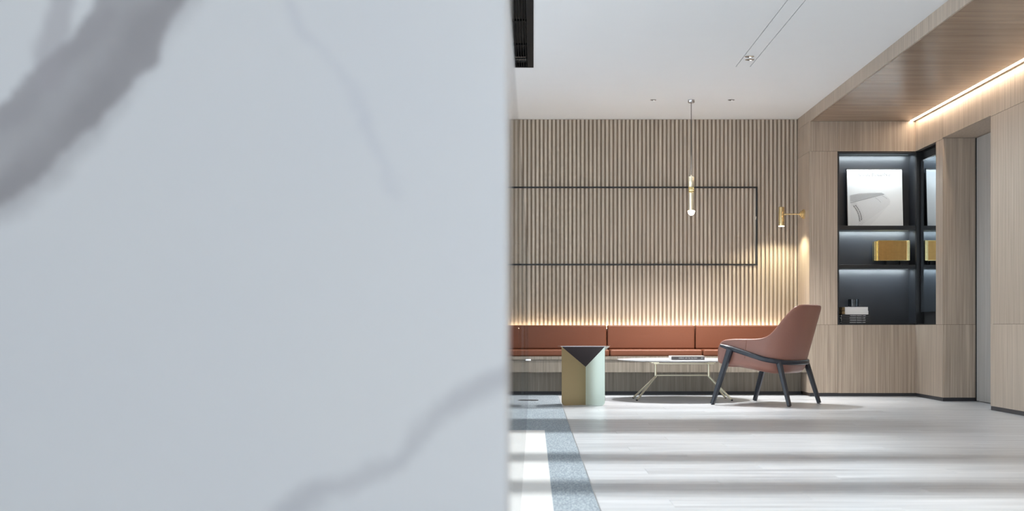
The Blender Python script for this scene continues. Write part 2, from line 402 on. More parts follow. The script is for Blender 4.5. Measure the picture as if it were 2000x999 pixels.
box('diffuser', (3.590, YR, ZS + 0.003), (3.622, 13.19, ZS + 0.012), 'led_soffit', led)

# ------------------------------------------------------------------ slat wall
wb = box('wall_back', (XL, YS + 0.020, 0), (XB + 0.01, 14.0, ZC), 'slat_back')
props(wb, 'ribbed wood slat wall behind the leather banquette', 'wall', kind='structure')
P0 = 0.0409; slat_me = None; n = 0
x = 2.628
while x > -2.9:
    if slat_me is None:
        o = MB().box((x - 0.0215, YS, 0.40), (x, YS + 0.0205, ZC - 0.002)).build('slat', 'slat', wb); slat_me = o.data; zc = WORLD[o].z
    else:
        o = bpy.data.objects.new('slat', slat_me); place(o, Vector((x - 0.01075, YS + 0.01025, zc)), wb)
    x -= P0
# black metal outline on the slats
fr = empty('wall_outline_frame', (0.3, YS, 1.276), 'thin black metal rectangle outline fixed across the wood slats', 'wall frame')
box('top_bar', (-1.6, YS - 0.014, 2.050), (2.235, YS + 0.002, 2.065), 'black', fr)
box('bottom_bar', (-1.6, YS - 0.014, 1.279), (2.235, YS + 0.002, 1.294), 'black', fr)
sb_ = box('side_bar', (2.218, YS - 0.014, 1.294), (2.235, YS + 0.002, 2.050), 'black', fr)
box('side_bar', (-1.6, YS - 0.014, 1.294), (-1.583, YS + 0.002, 2.050), 'black', fr)
box('latch', (2.212, YS - 0.020, 1.735), (2.220, YS - 0.014, 1.765), 'chrome', sb_)

# ------------------------------------------------------------------ niche wall and its return
rows = [(0.032, Z1), (Z1, Z2), (Z2, ZS)]
wr = MB().box((XB + 0.013, YN + 0.014, 0), (2.905, YS + 0.2, ZS + 0.02)).box((2.905, YN + 0.014, 0), (3.70, YS + 0.2, Z1 - 0.012)) \
    .box((2.905, YN + 0.014, Z2 + 0.012), (3.70, YS + 0.2, ZS + 0.02)).box((2.905, 13.50, Z1 - 0.012), (3.70, YS + 0.2, Z2 + 0.012)).build('wall_niche', 'core')
props(wr, 'wood panelled wall around the lit display niche', 'wall', kind='structure')
for z0, z1 in rows:
    box('panel', (XB, YN, z0 + g), (2.904 - g, YN + 0.013, z1 - g), 'wood', wr)
    box('panel', (XB, YN + 0.0131, z0 + g), (XB + 0.0128, YS + 0.002, z1 - g), 'wood', wr)
box('panel', (2.904 + g, YN, 0.032), (XR, YN + 0.013, Z1 - g), 'wood', wr)
box('panel', (2.904 + g, YN, Z2 + g), (XR, YN + 0.013, ZS - g), 'wood', wr)
props(box('baseboard_niche', (XB + 0.004, YN + 0.003, 0), (XR - 0.001, YN + 0.0135, 0.031), 'base'), 'thin black skirting under the niche wall', 'skirting', kind='structure')

# ------------------------------------------------------------------ right wall with mirror recess and door recess
DY0, DY1 = 11.03, 12.32; MY0 = 12.53; XD = 3.94; ZD = 2.35
m = MB().box((XR + 0.014, YR, 0), (4.2, DY0 - 0.014, ZS + 0.02)).box((XR + 0.014, DY0 - 0.014, ZD + 0.014), (4.2, DY1 + 0.014, ZS + 0.02)) \
    .box((XD + 0.04, DY0 - 0.014, 0), (4.2, DY1 + 0.014, ZD + 0.014)).box((3.74, DY1 + 0.014, 0), (4.2, 14.0, ZS + 0.02)) \
    .box((XR + 0.014, DY1 + 0.014, 0), (3.74, YN + 0.01, Z1 - 0.004)).box((XR + 0.014, DY1 + 0.014, Z2 + 0.004), (3.74, YN + 0.01, ZS + 0.02)) \
    .box((XR + 0.014, DY1 + 0.014, Z1 - 0.004), (3.74, MY0 - 0.001, Z2 + 0.004))
wr2 = m.build('wall_right', 'core'); props(wr2, 'light wood panelled wall on the right with door recess', 'wall', kind='structure')
ys = [DY0, 9.83, 8.6, 7.4, 6.2, 5.0, 3.8, 2.6, 1.4, 0.2, -1.0, -3.0]
def rp(y0, y1, z0, z1): return box('panel', (XR, y0 + g, z0 + g), (XR + 0.013, y1 - g, z1 - g), 'wood', wr2)
for b_, a in zip(ys[:-1], ys[1:]):
    for z0, z1 in rows: rp(a, b_, z0, z1)
rp(DY0, 11.72, Z2 + 0.008, ZS); rp(11.72, DY1, Z2 + 0.008, ZS)
rp(DY1, YN, 0.032, Z1); rp(DY1, YN, Z2, ZS); rp(DY1, MY0, Z1, Z2)
for z0, z1 in ((0.032, Z1), (Z1, ZD)):
    box('jamb_panel', (XR + 0.0135, DY1, z0 + g), (XD, DY1 + 0.013, z1 - g), 'wood', wr2)
    box('jamb_panel', (XR + 0.0135, DY0 - 0.013, z0 + g), (XD, DY0, z1 - g), 'wood', wr2)
box('head_panel', (XR + 0.0135, DY0 + 0.001, ZD), (XD + 0.03, DY1 - 0.001, ZD + 0.013), 'wood', wr2)
m = MB().box((XR + 0.003, DY0 - 8, 0), (XR + 0.013, DY0 - 0.001, 0.031)).box((XR + 0.003, DY1 + 0.001, 0), (XR + 0.013, YN, 0.031)) \
    .box((XR + 0.013, DY1 + 0.003, 0), (XD, DY1 + 0.013, 0.031))
props(m.build('baseboard_right', 'base'), 'thin black skirting along the right wood wall', 'skirting', kind='structure')
d1 = box('door_1', (XD + 0.004, DY0 + 0.004, 0.006), (XD + 0.039, DY1 - 0.016, ZD - 0.004), 'door', None, bevel=0.002)
props(d1, 'flush grey door set back in the right wall', 'door', kind='structure')
box('edge_seal', (XD - 0.002, DY1 - 0.014, 0.0), (XD + 0.03, DY1 - 0.002, ZD - 0.004), 'blackmatt', d1)

# ------------------------------------------------------------------ window wall on the left, rear wall with an opening sized to light the marble (outside the frame)
op = [(2.5, 3.7), (4.55, 5.45), (5.95, 6.75), (7.25, 8.62), (9.95, 11.15)]
m = MB(); y = YR
for a, b_ in op: m.box((XL - 0.12, y, 0), (XL, a, ZC)); y = b_
m.box((XL - 0.12, y, 0), (XL, 14.0, ZC)); m.box((XL - 0.119, YR, 2.42), (XL - 0.001, 14.0, ZC))
props(m.build('wall_left', 'paint'), 'white painted window wall on the far left', 'wall', kind='structure')
m = MB().box((XL - 0.12, YR - 0.12, 0), (0.0, YR, ZC)).box((3.0, YR - 0.12, 0), (4.2, YR, ZC)).box((0.0, YR - 0.119, 2.45), (3.0, YR - 0.001, ZC))
props(m.build('wall_rear', 'paint'), 'unseen painted wall behind the viewpoint with an opening shaped to light the marble', 'wall', kind='structure')
for a, b_ in op:                              # daylight portals: guide the sky's light through the openings, give off none themselves
    p = light('window_portal', 'AREA', (XL - 0.06, (a + b_) / 2, 1.21), (0, -PI / 2, 0), 1, shape='RECTANGLE', size=2.42, size_y=b_ - a); p.data.cycles.is_portal = True
p = light('window_portal', 'AREA', (1.5, YR - 0.06, 1.225), (PI / 2, 0, 0), 1, shape='RECTANGLE', size=3.0, size_y=2.45); p.data.cycles.is_portal = True

# ------------------------------------------------------------------ marble wall in the foreground
mx0, mx1 = -2.6, -0.0231
mw = MB().box((mx0, MARBLE_Y, 0), (mx1, MARBLE_Y + 0.16, ZC)).build('wall_marble', 'marble', origin=(0, 0, 0), bevel=0.002)
props(mw, 'white marble slab wall with grey veins filling the left foreground', 'wall', kind='structure')

# ------------------------------------------------------------------ glass partition running back from the marble wall
GX = -0.046
gp = empty('glass_partition', (GX, 6.8, 0.002), 'low frameless clear glass partition running back beside the marble wall', 'glass partition')
for a, b_ in ((MARBLE_Y + 0.161, 6.45), (6.458, 9.6), (9.608, 12.40)):
    pn = box('pane', (GX - 0.010, a, 0.004), (GX, b_, 1.30), 'glass', gp)
    box('pane_edge', (GX - 0.010, b_, 0.004), (GX, b_ + 0.002, 1.30), 'glassedge', pn)
box('edge_clip', (GX - 0.012, 12.36, 0.362), (GX + 0.022, 12.40, 0.376), 'chrome', gp)
MB().lathe([(0.05, 0), (0.05, 0.004), (0.045, 0.006), (0.0, 0.006)], (-0.005, 12.42, 0.0022)).build('floor_plate', 'base', gp)

# ------------------------------------------------------------------ ceiling fittings
av = empty('air_vent', (-0.085, 8.5, ZC), 'long black slotted air vent in the ceiling beside the marble wall', 'air vent')
box('border', (-0.048, 6.0, ZC - 0.003), (0.0, 11.05, ZC + 0.03), 'ventblack', av)
box('border', (-0.17, 6.0, ZC - 0.003), (-0.148, 11.05, ZC + 0.03), 'ventblack', av)
box('end_cap', (-0.148, 11.02, ZC - 0.003), (-0.048, 11.05, ZC + 0.03), 'ventblack', av)
box('end_cap', (-0.148, 6.0, ZC - 0.003), (-0.048, 6.03, ZC + 0.03), 'ventblack', av)
for i in range(5): box('blade', (-0.134 + i * 0.0185, 6.03, ZC), (-0.130 + i * 0.0185, 11.02, ZC + 0.028), 'ventblack', av)
for yy in (10.72, 10.62): box('cross_rod', (-0.14, yy, ZC - 0.002), (-0.06, yy + 0.012, ZC + 0.0005), 'chrome', av)
for yy in (10.2, 9.4, 8.6, 7.8, 7.0): box('cross_rod', (-0.148, yy, ZC + 0.004), (-0.048, yy + 0.02, ZC + 0.02), 'ventblack', av)

def downlight(x, y, r, label):
    t = empty('downlight', (x, y, ZC), label, 'downlight', 'small round ceiling downlights')
    n = 24; mb = MB().lathe([(r * 0.62, 0.001), (r * 0.66, -0.006), (r, -0.004), (r, 0.0)], (x, y, ZC), n=24); mb.build('trim_ring', 'chrome', t, smooth=True)
    MB().lathe([(r * 0.60, 0), (r * 0.60, -0.0065), (0, -0.0065)], (x, y, ZC), n=20).build('baffle', 'blackmatt', t)
    MB().lathe([(r * 0.25, -0.006), (r * 0.25, -0.009), (0, -0.010)], (x + r * 0.2, y, ZC), n=16).build('lens', 'lens', t)
    return t
downlight(1.093, 12.62, 0.028, 'small round downlight in the ceiling, just left of the pendant')
downlight(1.805, 12.62, 0.031, 'small round downlight in the ceiling, just right of the pendant')
downlight(1.677, 10.72, 0.036, 'tilted downlight in the ceiling channel, nearer the slat wall')
downlight(1.655, 10.60, 0.036, 'tilted downlight in the ceiling channel, farther from the slat wall')
DL = []
def spot(x, y, e, size=95, blend=0.5, z=ZC - 0.03, tilt=(0, 0), col=(1, 0.985, 0.965), r=0.03):
    return light('downlight_and_fill_beam', 'SPOT', (x, y, z), (tilt[0], tilt[1], 0), e, col, spot_size=math.radians(size), spot_blend=blend, shadow_soft_size=r)
spot(1.093, 12.62, 310, 78, 0.6); spot(1.805, 12.62, 310, 78, 0.6)
for yy in (10.66, 8.26, 5.86, 3.46):           # first is the fitted pair; the rest are unseen, added to brighten the wall
    spot(1.668, yy, 120, 78, 0.9, tilt=(0, math.radians(-47)), col=(0.78, 0.90, 1.0), r=0.05)

# ------------------------------------------------------------------ banquette
XE = XB - 0.004
bq = empty('banquette', (0.3, 13.5, 0), 'long terracotta leather banquette on a veneered bench base', 'bench')
box('plinth', (-2.9, 13.60, 0), (XE, 13.79, 0.232), 'wood_grey', bq)
box('kick_strip', (-2.9, 13.592, 0), (XE, 13.6, 0.030), 'base', bq)
box('front_panel', (-2.9, 13.32, 0.2265), (XE, 13.79, 0.344), 'wood_grey', bq)
box('top_board', (-2.9, 13.312, 0.3465), (XE, 13.79, 0.379), 'wood_grey', bq, bevel=0.002)
seat = [-2.86, -1.963, -1.064, -0.165, 0.7345, 1.633, XE - 0.002]
back = [-2.80, -1.875, -1.01, -0.145, 0.72, 1.585, XE - 0.002]
for a, b_ in zip(seat[:-1], seat[1:]):
    box('seat_cushion', (a + 0.003, 13.335, 0.3795), (b_ - 0.003, 13.62, 0.446), 'leather', bq, bevel=0.018, seg=5)
for a, b_ in zip(back[:-1], back[1:]):
    box('back_cushion', (a + 0.004, 13.55, 0.447), (b_ - 0.004, 13.70, 0.681), 'leather', bq, bevel=0.016, seg=5)
ls = empty('bench_light_strip', (0, 13.75, 0.58), 'warm light strip glowing behind the leather banquette back', 'light strip')
box('carrier', (-2.85, 13.715, 0.50), (XE - 0.02, 13.795, 0.648), 'paint', ls)
box('diffuser', (-2.85, 13.765, 0.648), (XE - 0.02, 13.780, 0.654), 'led_warm', ls)

# ------------------------------------------------------------------ pendant
px_, py_ = 1.44, 12.62
pd = empty('pendant_lamp', (px_, py_, ZC), 'slim brass pendant lamp with a glowing round bulb tip', 'pendant lamp')
MB().lathe([(0.031, 0.0), (0.031, -0.024), (0.028, -0.028), (0.0, -0.028)], (px_, py_, ZC)).build('ceiling_rose', 'chrome', pd, smooth=True)
MB().tube([(px_, py_, ZC - 0.027), (px_, py_, 2.045)], 0.003, 8).build('cord', 'cord', pd)
MB().lathe([(0.008, 2.05), (0.008, 2.036), (0.0275, 2.034), (0.029, 2.030), (0.029, 1.944), (0.027, 1.940), (0, 1.940)], (px_, py_, 0)).build('upper_sleeve', 'champ', pd, smooth=True)
cg = MB()
cg.lathe([(0.022, 1.940), (0.028, 1.930), (0.023, 1.920), (0.029, 1.908), (0.022, 1.896), (0.026, 1.888), (0.0, 1.888)], (px_, py_, 0), n=8)
cg.build('faceted_collar', 'goldrim', pd)
MB().lathe([(0.024, 1.890), (0.024, 1.728), (0.021, 1.726), (0.0, 1.726)], (px_, py_, 0)).build('lower_tube', 'champ', pd, smooth=True)
MB().lathe([(0.030, 1.727), (0.0325, 1.722)] + [(0.0325 * math.cos(a), 1.722 - 0.040 * math.sin(a)) for a in [i * PI / 16 for i in range(1, 9)]], (px_, py_, 0)).build('bulb', 'bulb', pd, smooth=True)

# ------------------------------------------------------------------ wall sconce
sx, sy, sz = 2.412, 13.45, 1.762
sc_ = empty('wall_sconce', (XB, sy, sz), 'brass cylinder wall sconce on a side arm beside the slats', 'wall lamp')
MB().lathe([(0.047, -0.001), (0.047, -0.018), (0.044, -0.020), (0.033, -0.020), (0.033, -0.036), (0.030, -0.038), (0.018, -0.038), (0.018, -0.048), (0.0, -0.048)], (XB, sy, sz), axis='x', n=28).build('wall_plate', 'brass', sc_, smooth=True)
MB().tube([(XB - 0.046, sy, sz), (sx + 0.026, sy, sz)], 0.006, 10).build('arm', 'brass', sc_, smooth=True)
MB().lathe([(0.009, 0), (0.009, 0.022), (0, 0.022)], (sx + 0.026, sy, sz), axis='x', n=16).build('joint', 'brass', sc_, smooth=True)
MB().lathe([(0.0, 1.831), (0.026, 1.831), (0.0275, 1.829), (0.0275, 1.648), (0.024, 1.648), (0.024, 1.70), (0.0, 1.70)], (sx, sy, 0), n=28).build('shade', 'brass', sc_, smooth=True)
MB().lathe([(0.0275, 1.649), (0.0285, 1.643), (0.020, 1.641), (0.0, 1.641)], (sx, sy, 0), n=24).build('diffuser', 'sconce_glow', sc_, smooth=True)
light('sconce_beam', 'SPOT', (sx, sy, 1.632), (0, 0, 0), 20, (1, 0.90, 0.62), spot_size=math.radians(148), spot_blend=0.5, shadow_soft_size=0.02)

# ------------------------------------------------------------------ folded metal side table
st = empty('side_table', (0.42, 11.75, 0), 'folded metal side table in brass and pale sage sheets', 'side table')
TZ = 0.497
CR = Vector((0.443, 11.745)); LF = Vector((0.237, 11.62)); RF_ = Vector((0.600, 11.62)); RB = Vector((0.443, 12.02))
def wing(a, c, mat, name, tipz):
    d = (a - c); ln = d.length; d = d / ln; nrm = Vector((-d.y, d.x)); r = 0.036
    poly = [(0, 0.0005)] + [(ln - r + r * math.sin(t), r - r * math.cos(t) + 0.0005) for t in [i * PI / 2 / 6 for i in range(7)]] + [(ln, TZ), (0, tipz)]
    def fn(u, v, t): p = c + d * u + nrm * t; return (p.x, p.y, v)
    return MB().prism(poly, -0.002, 0.002, fn).build(name, mat, st)
wing(LF, CR, 'tbrass', 'brass_wing', 0.322)
wing(RF_, CR, 'tsage', 'sage_wing', 0.322)
wing(RB, CR + Vector((0, 0.004)), 'tbrass', 'rear_wing', 0.322)
tri = [(LF.x, LF.y - 0.002, TZ), (RF_.x, RF_.y - 0.002, TZ), (CR.x, CR.y - 0.004, 0.324)]
up3 = [(p[0], p[1] + 0.004, p[2] + 0.003) for p in tri]
MB().add(tri + up3, [(0, 1, 2), (5, 4, 3), (0, 3, 4, 1), (1, 4, 5, 2), (2, 5, 3, 0)]).build('gusset', 'tdark', st)
tri = [(RF_.x, RF_.y, TZ), (0.655, 11.86, TZ), (0.600, 11.74, TZ - 0.042)]
up3 = [(p[0] - 0.003, p[1], p[2] + 0.002) for p in tri]
MB().add(tri + up3, [(0, 1, 2), (5, 4, 3), (0, 3, 4, 1), (1, 4, 5, 2), (2, 5, 3, 0)]).build('folded_lip', 'tsage', st)
topp = [(0.228, 11.605), (0.608, 11.605), (0.660, 11.86), (0.455, 12.05), (0.43, 12.05), (0.205, 11.84)]
MB().prism(topp, TZ, TZ + 0.005, lambda u, v, t: (u, v, t)).build('top', 'chrome', st, bevel=0.0015)

# ------------------------------------------------------------------ coffee table
tx, ty = 1.352, 12.60
ct = empty('coffee_table', (tx, ty, 0), 'round marble coffee table on splayed champagne metal legs', 'coffee table')
MB().lathe([(0.0, 0.352), (0.47, 0.352), (0.540, 0.357), (0.586, 0.366), (0.590, 0.3675), (0.588, 0.370), (0.0, 0.370)], (tx, ty, 0), n=96).build('top', 'marbletop', ct, smooth=True)
rl = MB(); rl.box((1.095, ty - 0.012, 0.322), (1.645, ty + 0.012, 0.336)); rl.build('upper_rail', 'champ', ct, bevel=0.004)
for xx in (1.10, 1.612):
    MB().prism([(xx - 0.035, ty - 0.10), (xx + 0.035, ty - 0.10), (xx + 0.035, ty + 0.10), (xx - 0.035, ty + 0.10)], 0.337, 0.3515, lambda u, v, t: (u, v, t)).build('mounting_plate', 'champ', ct)
MB().tube([(1.118, ty, 0.222), (1.594, ty, 0.222)], 0.008, 10).build('lower_rail', 'champ', ct, smooth=True)
for s_, xx in ((-1, 1.113), (1, 1.598)):
    MB().tube([(xx, ty, 0.33), (xx, ty, 0.205)], 0.0105, 12).build('post', 'champ', ct, smooth=True)
    for q in (-1, 1):
        fx = tx + s_ * 0.43; fy = ty + q * 0.215
        lg = MB().sweep([(xx, ty + q * 0.006, 0.212), (xx + s_ * 0.02, ty + q * 0.02, 0.190), (fx - s_ * 0.006, fy - q * 0.004, 0.010)], [(0.0095 * math.cos(2 * PI * i / 12), 0.0095 * math.sin(2 * PI * i / 12)) for i in range(12)]).build('leg', 'champ', ct, smooth=True)
        MB().lathe([(0.009, 0.0005), (0.010, 0.012), (0.0, 0.012)], (fx - s_ * 0.004, fy - q * 0.003, 0), n=12).build('foot', 'base', lg)

# ------------------------------------------------------------------ books
def book(x0, x1, y0, y1, z0, z1, cover, pages, label, group=None, spine_text=None, text_flip=False, end_pages=True, tsize=0.012, twidth=None, tx_=None):
    t = empty('book', ((x0 + x1) / 2, (y0 + y1) / 2, z0), label, 'book', group)
    c = 0.0025
    box('cover', (x0, y0, z0), (x1, y1, z0 + c), cover, t)
    box('cover', (x0, y0, z1 - c), (x1, y1, z1), cover, t)
    sp = box('spine', (x0 + 0.0002, y0 - 0.002, z0), (x1 - 0.0002, y0 + 0.001, z1), cover, t)
    box('page_block', (x0 + 0.004, y0 + 0.001, z0 + c), (x1 - 0.004, y1 - 0.004, z1 - c), pages, t)
    if spine_text:
        for body, cx, wd in spine_text:
            text_part('title', body, tsize, 'ink', sp, (cx, y0 - 0.0024, (z0 + z1) / 2), (PI / 2, PI if text_flip else 0, 0), width=wd)
    return t
bk1 = book(1.225, 1.520, 12.28, 12.50, 0.3705, 0.402, 'cover_grey', 'paper', 'closed charcoal book lying on the marble coffee table', None,
           [('SOMEBODY  NOT  THIS  VILLA  BOOK', 1.372, 0.165), ('EST.', 1.500, 0.022)], tsize=0.014)
box('jacket', (1.221, 12.276, 0.4022), (1.521, 12.50, 0.4042), 'cover_pink', bk1)
box('page_edge', (1.2215, 12.2765, 0.3708), (1.2248, 12.49, 0.402), 'paper', bk1)

# ------------------------------------------------------------------ display niche cabinet
dc = empty('display_cabinet', (3.28, 13.33, Z1), 'black display niche with two shelves and cool lighting', 'cabinet')
CX0, CX1, CY1 = 2.9065, 3.664, 13.46
box('back_panel', (CX0, CY1 - 0.012, Z1), (CX1, CY1, Z2), 'cab', dc)
box('side_panel', (CX0, YN - 0.001, Z1), (CX0 + 0.012, CY1 - 0.012, Z2), 'cab', dc)
box('side_panel', (CX1 - 0.014, YN + 0.012, Z1), (CX1, CY1 - 0.012, Z2), 'cab', dc)
tp = box('top_panel', (CX0 + 0.012, YN - 0.001, Z2 - 0.016), (CX1 - 0.014, CY1 - 0.012, Z2), 'black', dc)
box('bottom_panel', (CX0 + 0.012, YN - 0.001, Z1), (CX1 - 0.014, CY1 - 0.012, Z1 + 0.012), 'black', dc)
SH1, SH2 = 1.632, 1.258
s1 = box('shelf', (CX0 + 0.012, YN + 0.002, SH1 - 0.040), (CX1 - 0.014, CY1 - 0.012, SH1), 'black', dc, bevel=0.0015)
s2 = box('shelf', (CX0 + 0.012, YN + 0.002, SH2 - 0.036), (CX1 - 0.014, CY1 - 0.012, SH2), 'black', dc, bevel=0.0015)
for par, zz in ((tp, Z2 - 0.016), (s1, SH1 - 0.040), (s2, SH2 - 0.036)):
    box('light_strip', (CX0 + 0.03, 13.330, zz - 0.001), (CX1 - 0.05, 13.342, zz), 'led_cool', par)
    light('shelf_led', 'AREA', ((CX0 + CX1) / 2, 13.335, zz - 0.004), (math.radians(15), 0, 0), 5.2, (0.80, 0.93, 1.0), shape='RECTANGLE', size=CX1 - CX0 - 0.06, size_y=0.014)

# mirror in the side recess
wm = empty('side_mirror', (3.70, 12.86, Z1), 'black framed tinted mirror panel set beside the display niche', 'mirror')
box('backing', (3.722, MY0, Z1 + 0.001), (3.739, YN + 0.012, Z2 - 0.001), 'blackmatt', wm)
box('frame_side', (XR + 0.014, MY0, Z1 + 0.001), (3.722, MY0 + 0.010, Z2 - 0.001), 'black', wm)
box('frame_side', (XR + 0.006, YN - 0.012, Z1 + 0.001), (3.722, YN + 0.011, Z2 - 0.001), 'black', wm)
box('frame_top', (XR + 0.014, MY0 + 0.010, Z2 - 0.010), (3.722, YN - 0.012, Z2 - 0.001), 'black', wm)
box('frame_bottom', (XR + 0.014, MY0 + 0.010, Z1 + 0.001), (3.722, YN - 0.012, Z1 + 0.010), 'black', wm)
gl = box('mirror_glass', (3.688, MY0 + 0.012, 0.805), (3.694, YN - 0.05, 2.235), 'mirror', wm)
box('top_bead', (3.686, MY0 + 0.012, 2.235), (3.696, YN - 0.05, 2.247), 'chrome', gl)
box('side_bead', (3.686, YN - 0.05, 0.805), (3.696, YN - 0.044, 2.247), 'black', gl)

# poster leaning on the upper shelf
ZB = SH1 + 0.0018; PWd, PHt = 0.545, 0.572
po = empty('framed_poster', (3.303, 13.36, ZB), 'framed white architecture poster leaning on the upper niche shelf', 'poster')
po.rotation_euler = (math.radians(-5.0), 0, 0)
hw = PWd / 2
def lp(name, lo, hi, mat): return MB().box(lo, hi).build(name, mat, po, local=True)
lp('frame_bar', (-hw, -0.012, 0), (-hw + 0.006, 0.010, PHt), 'black'); lp('frame_bar', (hw - 0.005, -0.012, 0), (hw, 0.010, PHt), 'black')
lp('frame_bar', (-hw, -0.012, PHt - 0.009), (hw, 0.010, PHt), 'black'); lp('frame_bar', (-hw, -0.012, 0), (hw, 0.010, 0.003), 'black')
sheet = lp('sheet', (-hw + 0.004, -0.008, 0.003), (hw - 0.004, 0.006, PHt - 0.008), 'paper')
def q(px, py):   # poster drawing coordinates, 0..1 across and up
    return (-hw + 0.004 + px * (PWd - 0.008), 0.003 + py * (PHt - 0.011))
def flat(name, polys, mats, idx, yy):
    mb = MB()
    for pl, k in zip(polys, idx):
        mb.cur = k; n = len(pl); mb.add([(q(*p)[0], yy, q(*p)[1]) for p in pl], [tuple(range(n))])
    o = mb.build(name, mats, po, local=True); return o
outline = [(0.055, 0.54), (0.22, 0.575), (0.42, 0.585), (0.62, 0.585), (0.70, 0.55), (0.755, 0.48), (0.78, 0.44), (0.745, 0.37), (0.66, 0.27), (0.52, 0.12), (0.40, 0.01), (0.055, 0.01)]
flat('building_print', [outline, [(0.055, 0.54), (0.22, 0.575), (0.42, 0.585), (0.62, 0.585), (0.67, 0.558), (0.055, 0.40)]], ['print1', 'print2'] if False else [M['paper'] if False else plain('print_facade', (0.80, 0.80, 0.795), 0.6, var=0.02), plain('print_roof', (0.74, 0.74, 0.74), 0.6, var=0.02)], [0, 1], -0.0085)
def bil(s, t):   # facade patch: s along the block, t down the face
    tx0, ty0 = 0.055 + 0.615 * s, 0.40 + 0.155 * s
    bx0, by0 = 0.20 + 0.60 * s, -0.02 + 0.42 * s
    bow = 0.05 * math.sin(PI * t)
    return (tx0 + (bx0 - tx0) * t + bow, ty0 + (by0 - ty0) * t + bow * 0.35)
polys, idx = [], []
for i in range(44):
    s = i / 46.0
    for j in range(20):
        t = j / 20.0
        a = bil(s, t); bb = bil(s, t + 0.028); c = bil(s + 0.008, t + 0.028); dd = bil(s + 0.008, t)
        if min(a[1], bb[1]) < 0.012 or min(a[0], bb[0]) < 0.056: continue
        polys.append([a, bb, c, dd]); idx.append(0 if s > 0.16 or (i + j) % 2 else 1)
for col_ in (0.015, 0.07):
    for j in range(13):
        t = 0.14 + j * 0.052
        s = col_ + 0.0
        polys.append([bil(s, t), bil(s, t + 0.030), bil(s + 0.03, t + 0.030), bil(s + 0.03, t)]); idx.append(2)
polys = [[(max(x_, 0.056), max(y_, 0.012)) for x_, y_ in p] for p in polys]
for s, t0, t1 in ((0.70, 0.05, 0.50), (0.90, 0.05, 0.45)):
    k = 8
    for j in range(k):
        ta, tb = t0 + (t1 - t0) * j / k, t0 + (t1 - t0) * (j + 1) / k
        polys.append([bil(s, ta), bil(s, tb), bil(s + 0.007, tb), bil(s + 0.007, ta)]); idx.append(1)
for j in range(18):
    s0, s1_ = j / 18, (j + 1) / 18
    a, bb = bil(s0, 0), bil(s1_, 0); polys.append([a, bb, (bb[0], bb[1] + 0.008), (a[0], a[1] + 0.008)]); idx.append(1)
for i in range(30):                       # hatching of the roof plane
    u0 = i / 30.0
    bx_, by_ = 0.055 + 0.615 * u0, 0.404 + 0.155 * u0; tx2, ty2 = 0.055 + 0.575 * u0, min(0.585, 0.54 + 0.16 * u0)
    for k in range(5):
        f0, f1 = k / 5, k / 5 + 0.12
        polys.append([(bx_ + (tx2 - bx_) * f0, by_ + (ty2 - by_) * f0), (bx_ + (tx2 - bx_) * f1, by_ + (ty2 - by_) * f1),
                      (bx_ + (tx2 - bx_) * f1 + 0.012, by_ + (ty2 - by_) * f1 + 0.003), (bx_ + (tx2 - bx_) * f0 + 0.012, by_ + (ty2 - by_) * f0 + 0.003)]); idx.append(0)
flat('window_print', polys, [plain('print_lines', (0.62, 0.62, 0.62), 0.6), M['print2'], M['print3']], idx, -0.0089)
def ptext(body, cx, cy, size, width):
    o = text_part('title', body, size, 'print1', po, (0, 0, 0), (PI / 2, 0, 0), extrude=0.0001, width=width, local=True, bold=0.0007)
    o.location = (q(cx, cy)[0], -0.0088, q(cx, cy)[1]); return o
o = ptext('COOL BUILDING', 0.50, 0.905, 0.049, 0.305); o.data.materials[0] = plain('print_title', (0.20, 0.20, 0.20), 0.6)
ptext('the architecture collection', 0.50, 0.852, 0.018, 0.15)

# gilded box sculpture on the middle shelf
ZG = SH2 + 0.0005
gb = empty('gold_box_sculpture', (3.45, 13.32, ZG), 'gilded rectangular box ornament on the middle niche shelf', 'ornament')
box('stand', (3.40, 13.30, ZG), (3.47, 13.36, ZG + 0.042), 'blackmatt', gb)
box('stand', (3.53, 13.30, ZG), (3.56, 13.36, ZG + 0.042), 'blackmatt', gb)
gz0, gz1 = ZG + 0.042, ZG + 0.238
box('body', (3.315, 13.285, gz0 + 0.004), (3.585, 13.37, gz1 - 0.004), 'goldfoil', gb)
box('end_plate', (3.281, 13.30, gz0), (3.306, 13.38, gz1 - 0.008), 'goldrim', gb, bevel=0.002)
box('end_plate', (3.586, 13.275, gz0), (3.616, 13.375, gz1), 'goldrim', gb, bevel=0.002)
box('rim', (3.306, 13.275, gz0), (3.315, 13.38, gz1), 'goldrim', gb)
box('rim', (3.315, 13.275, gz1 - 0.006), (3.586, 13.375, gz1), 'goldrim', gb)
box('rim', (3.315, 13.275, gz0), (3.586, 13.375, gz0 + 0.006), 'goldrim', gb)
rng = random.Random(3)
for i in range(13):
    zz = gz0 + 0.014 + i * 0.0135
    box('ridge', (3.317, 13.283, zz), (3.584, 13.2855, zz + 0.005 + 0.004 * rng.random()), 'goldfoil', gb)

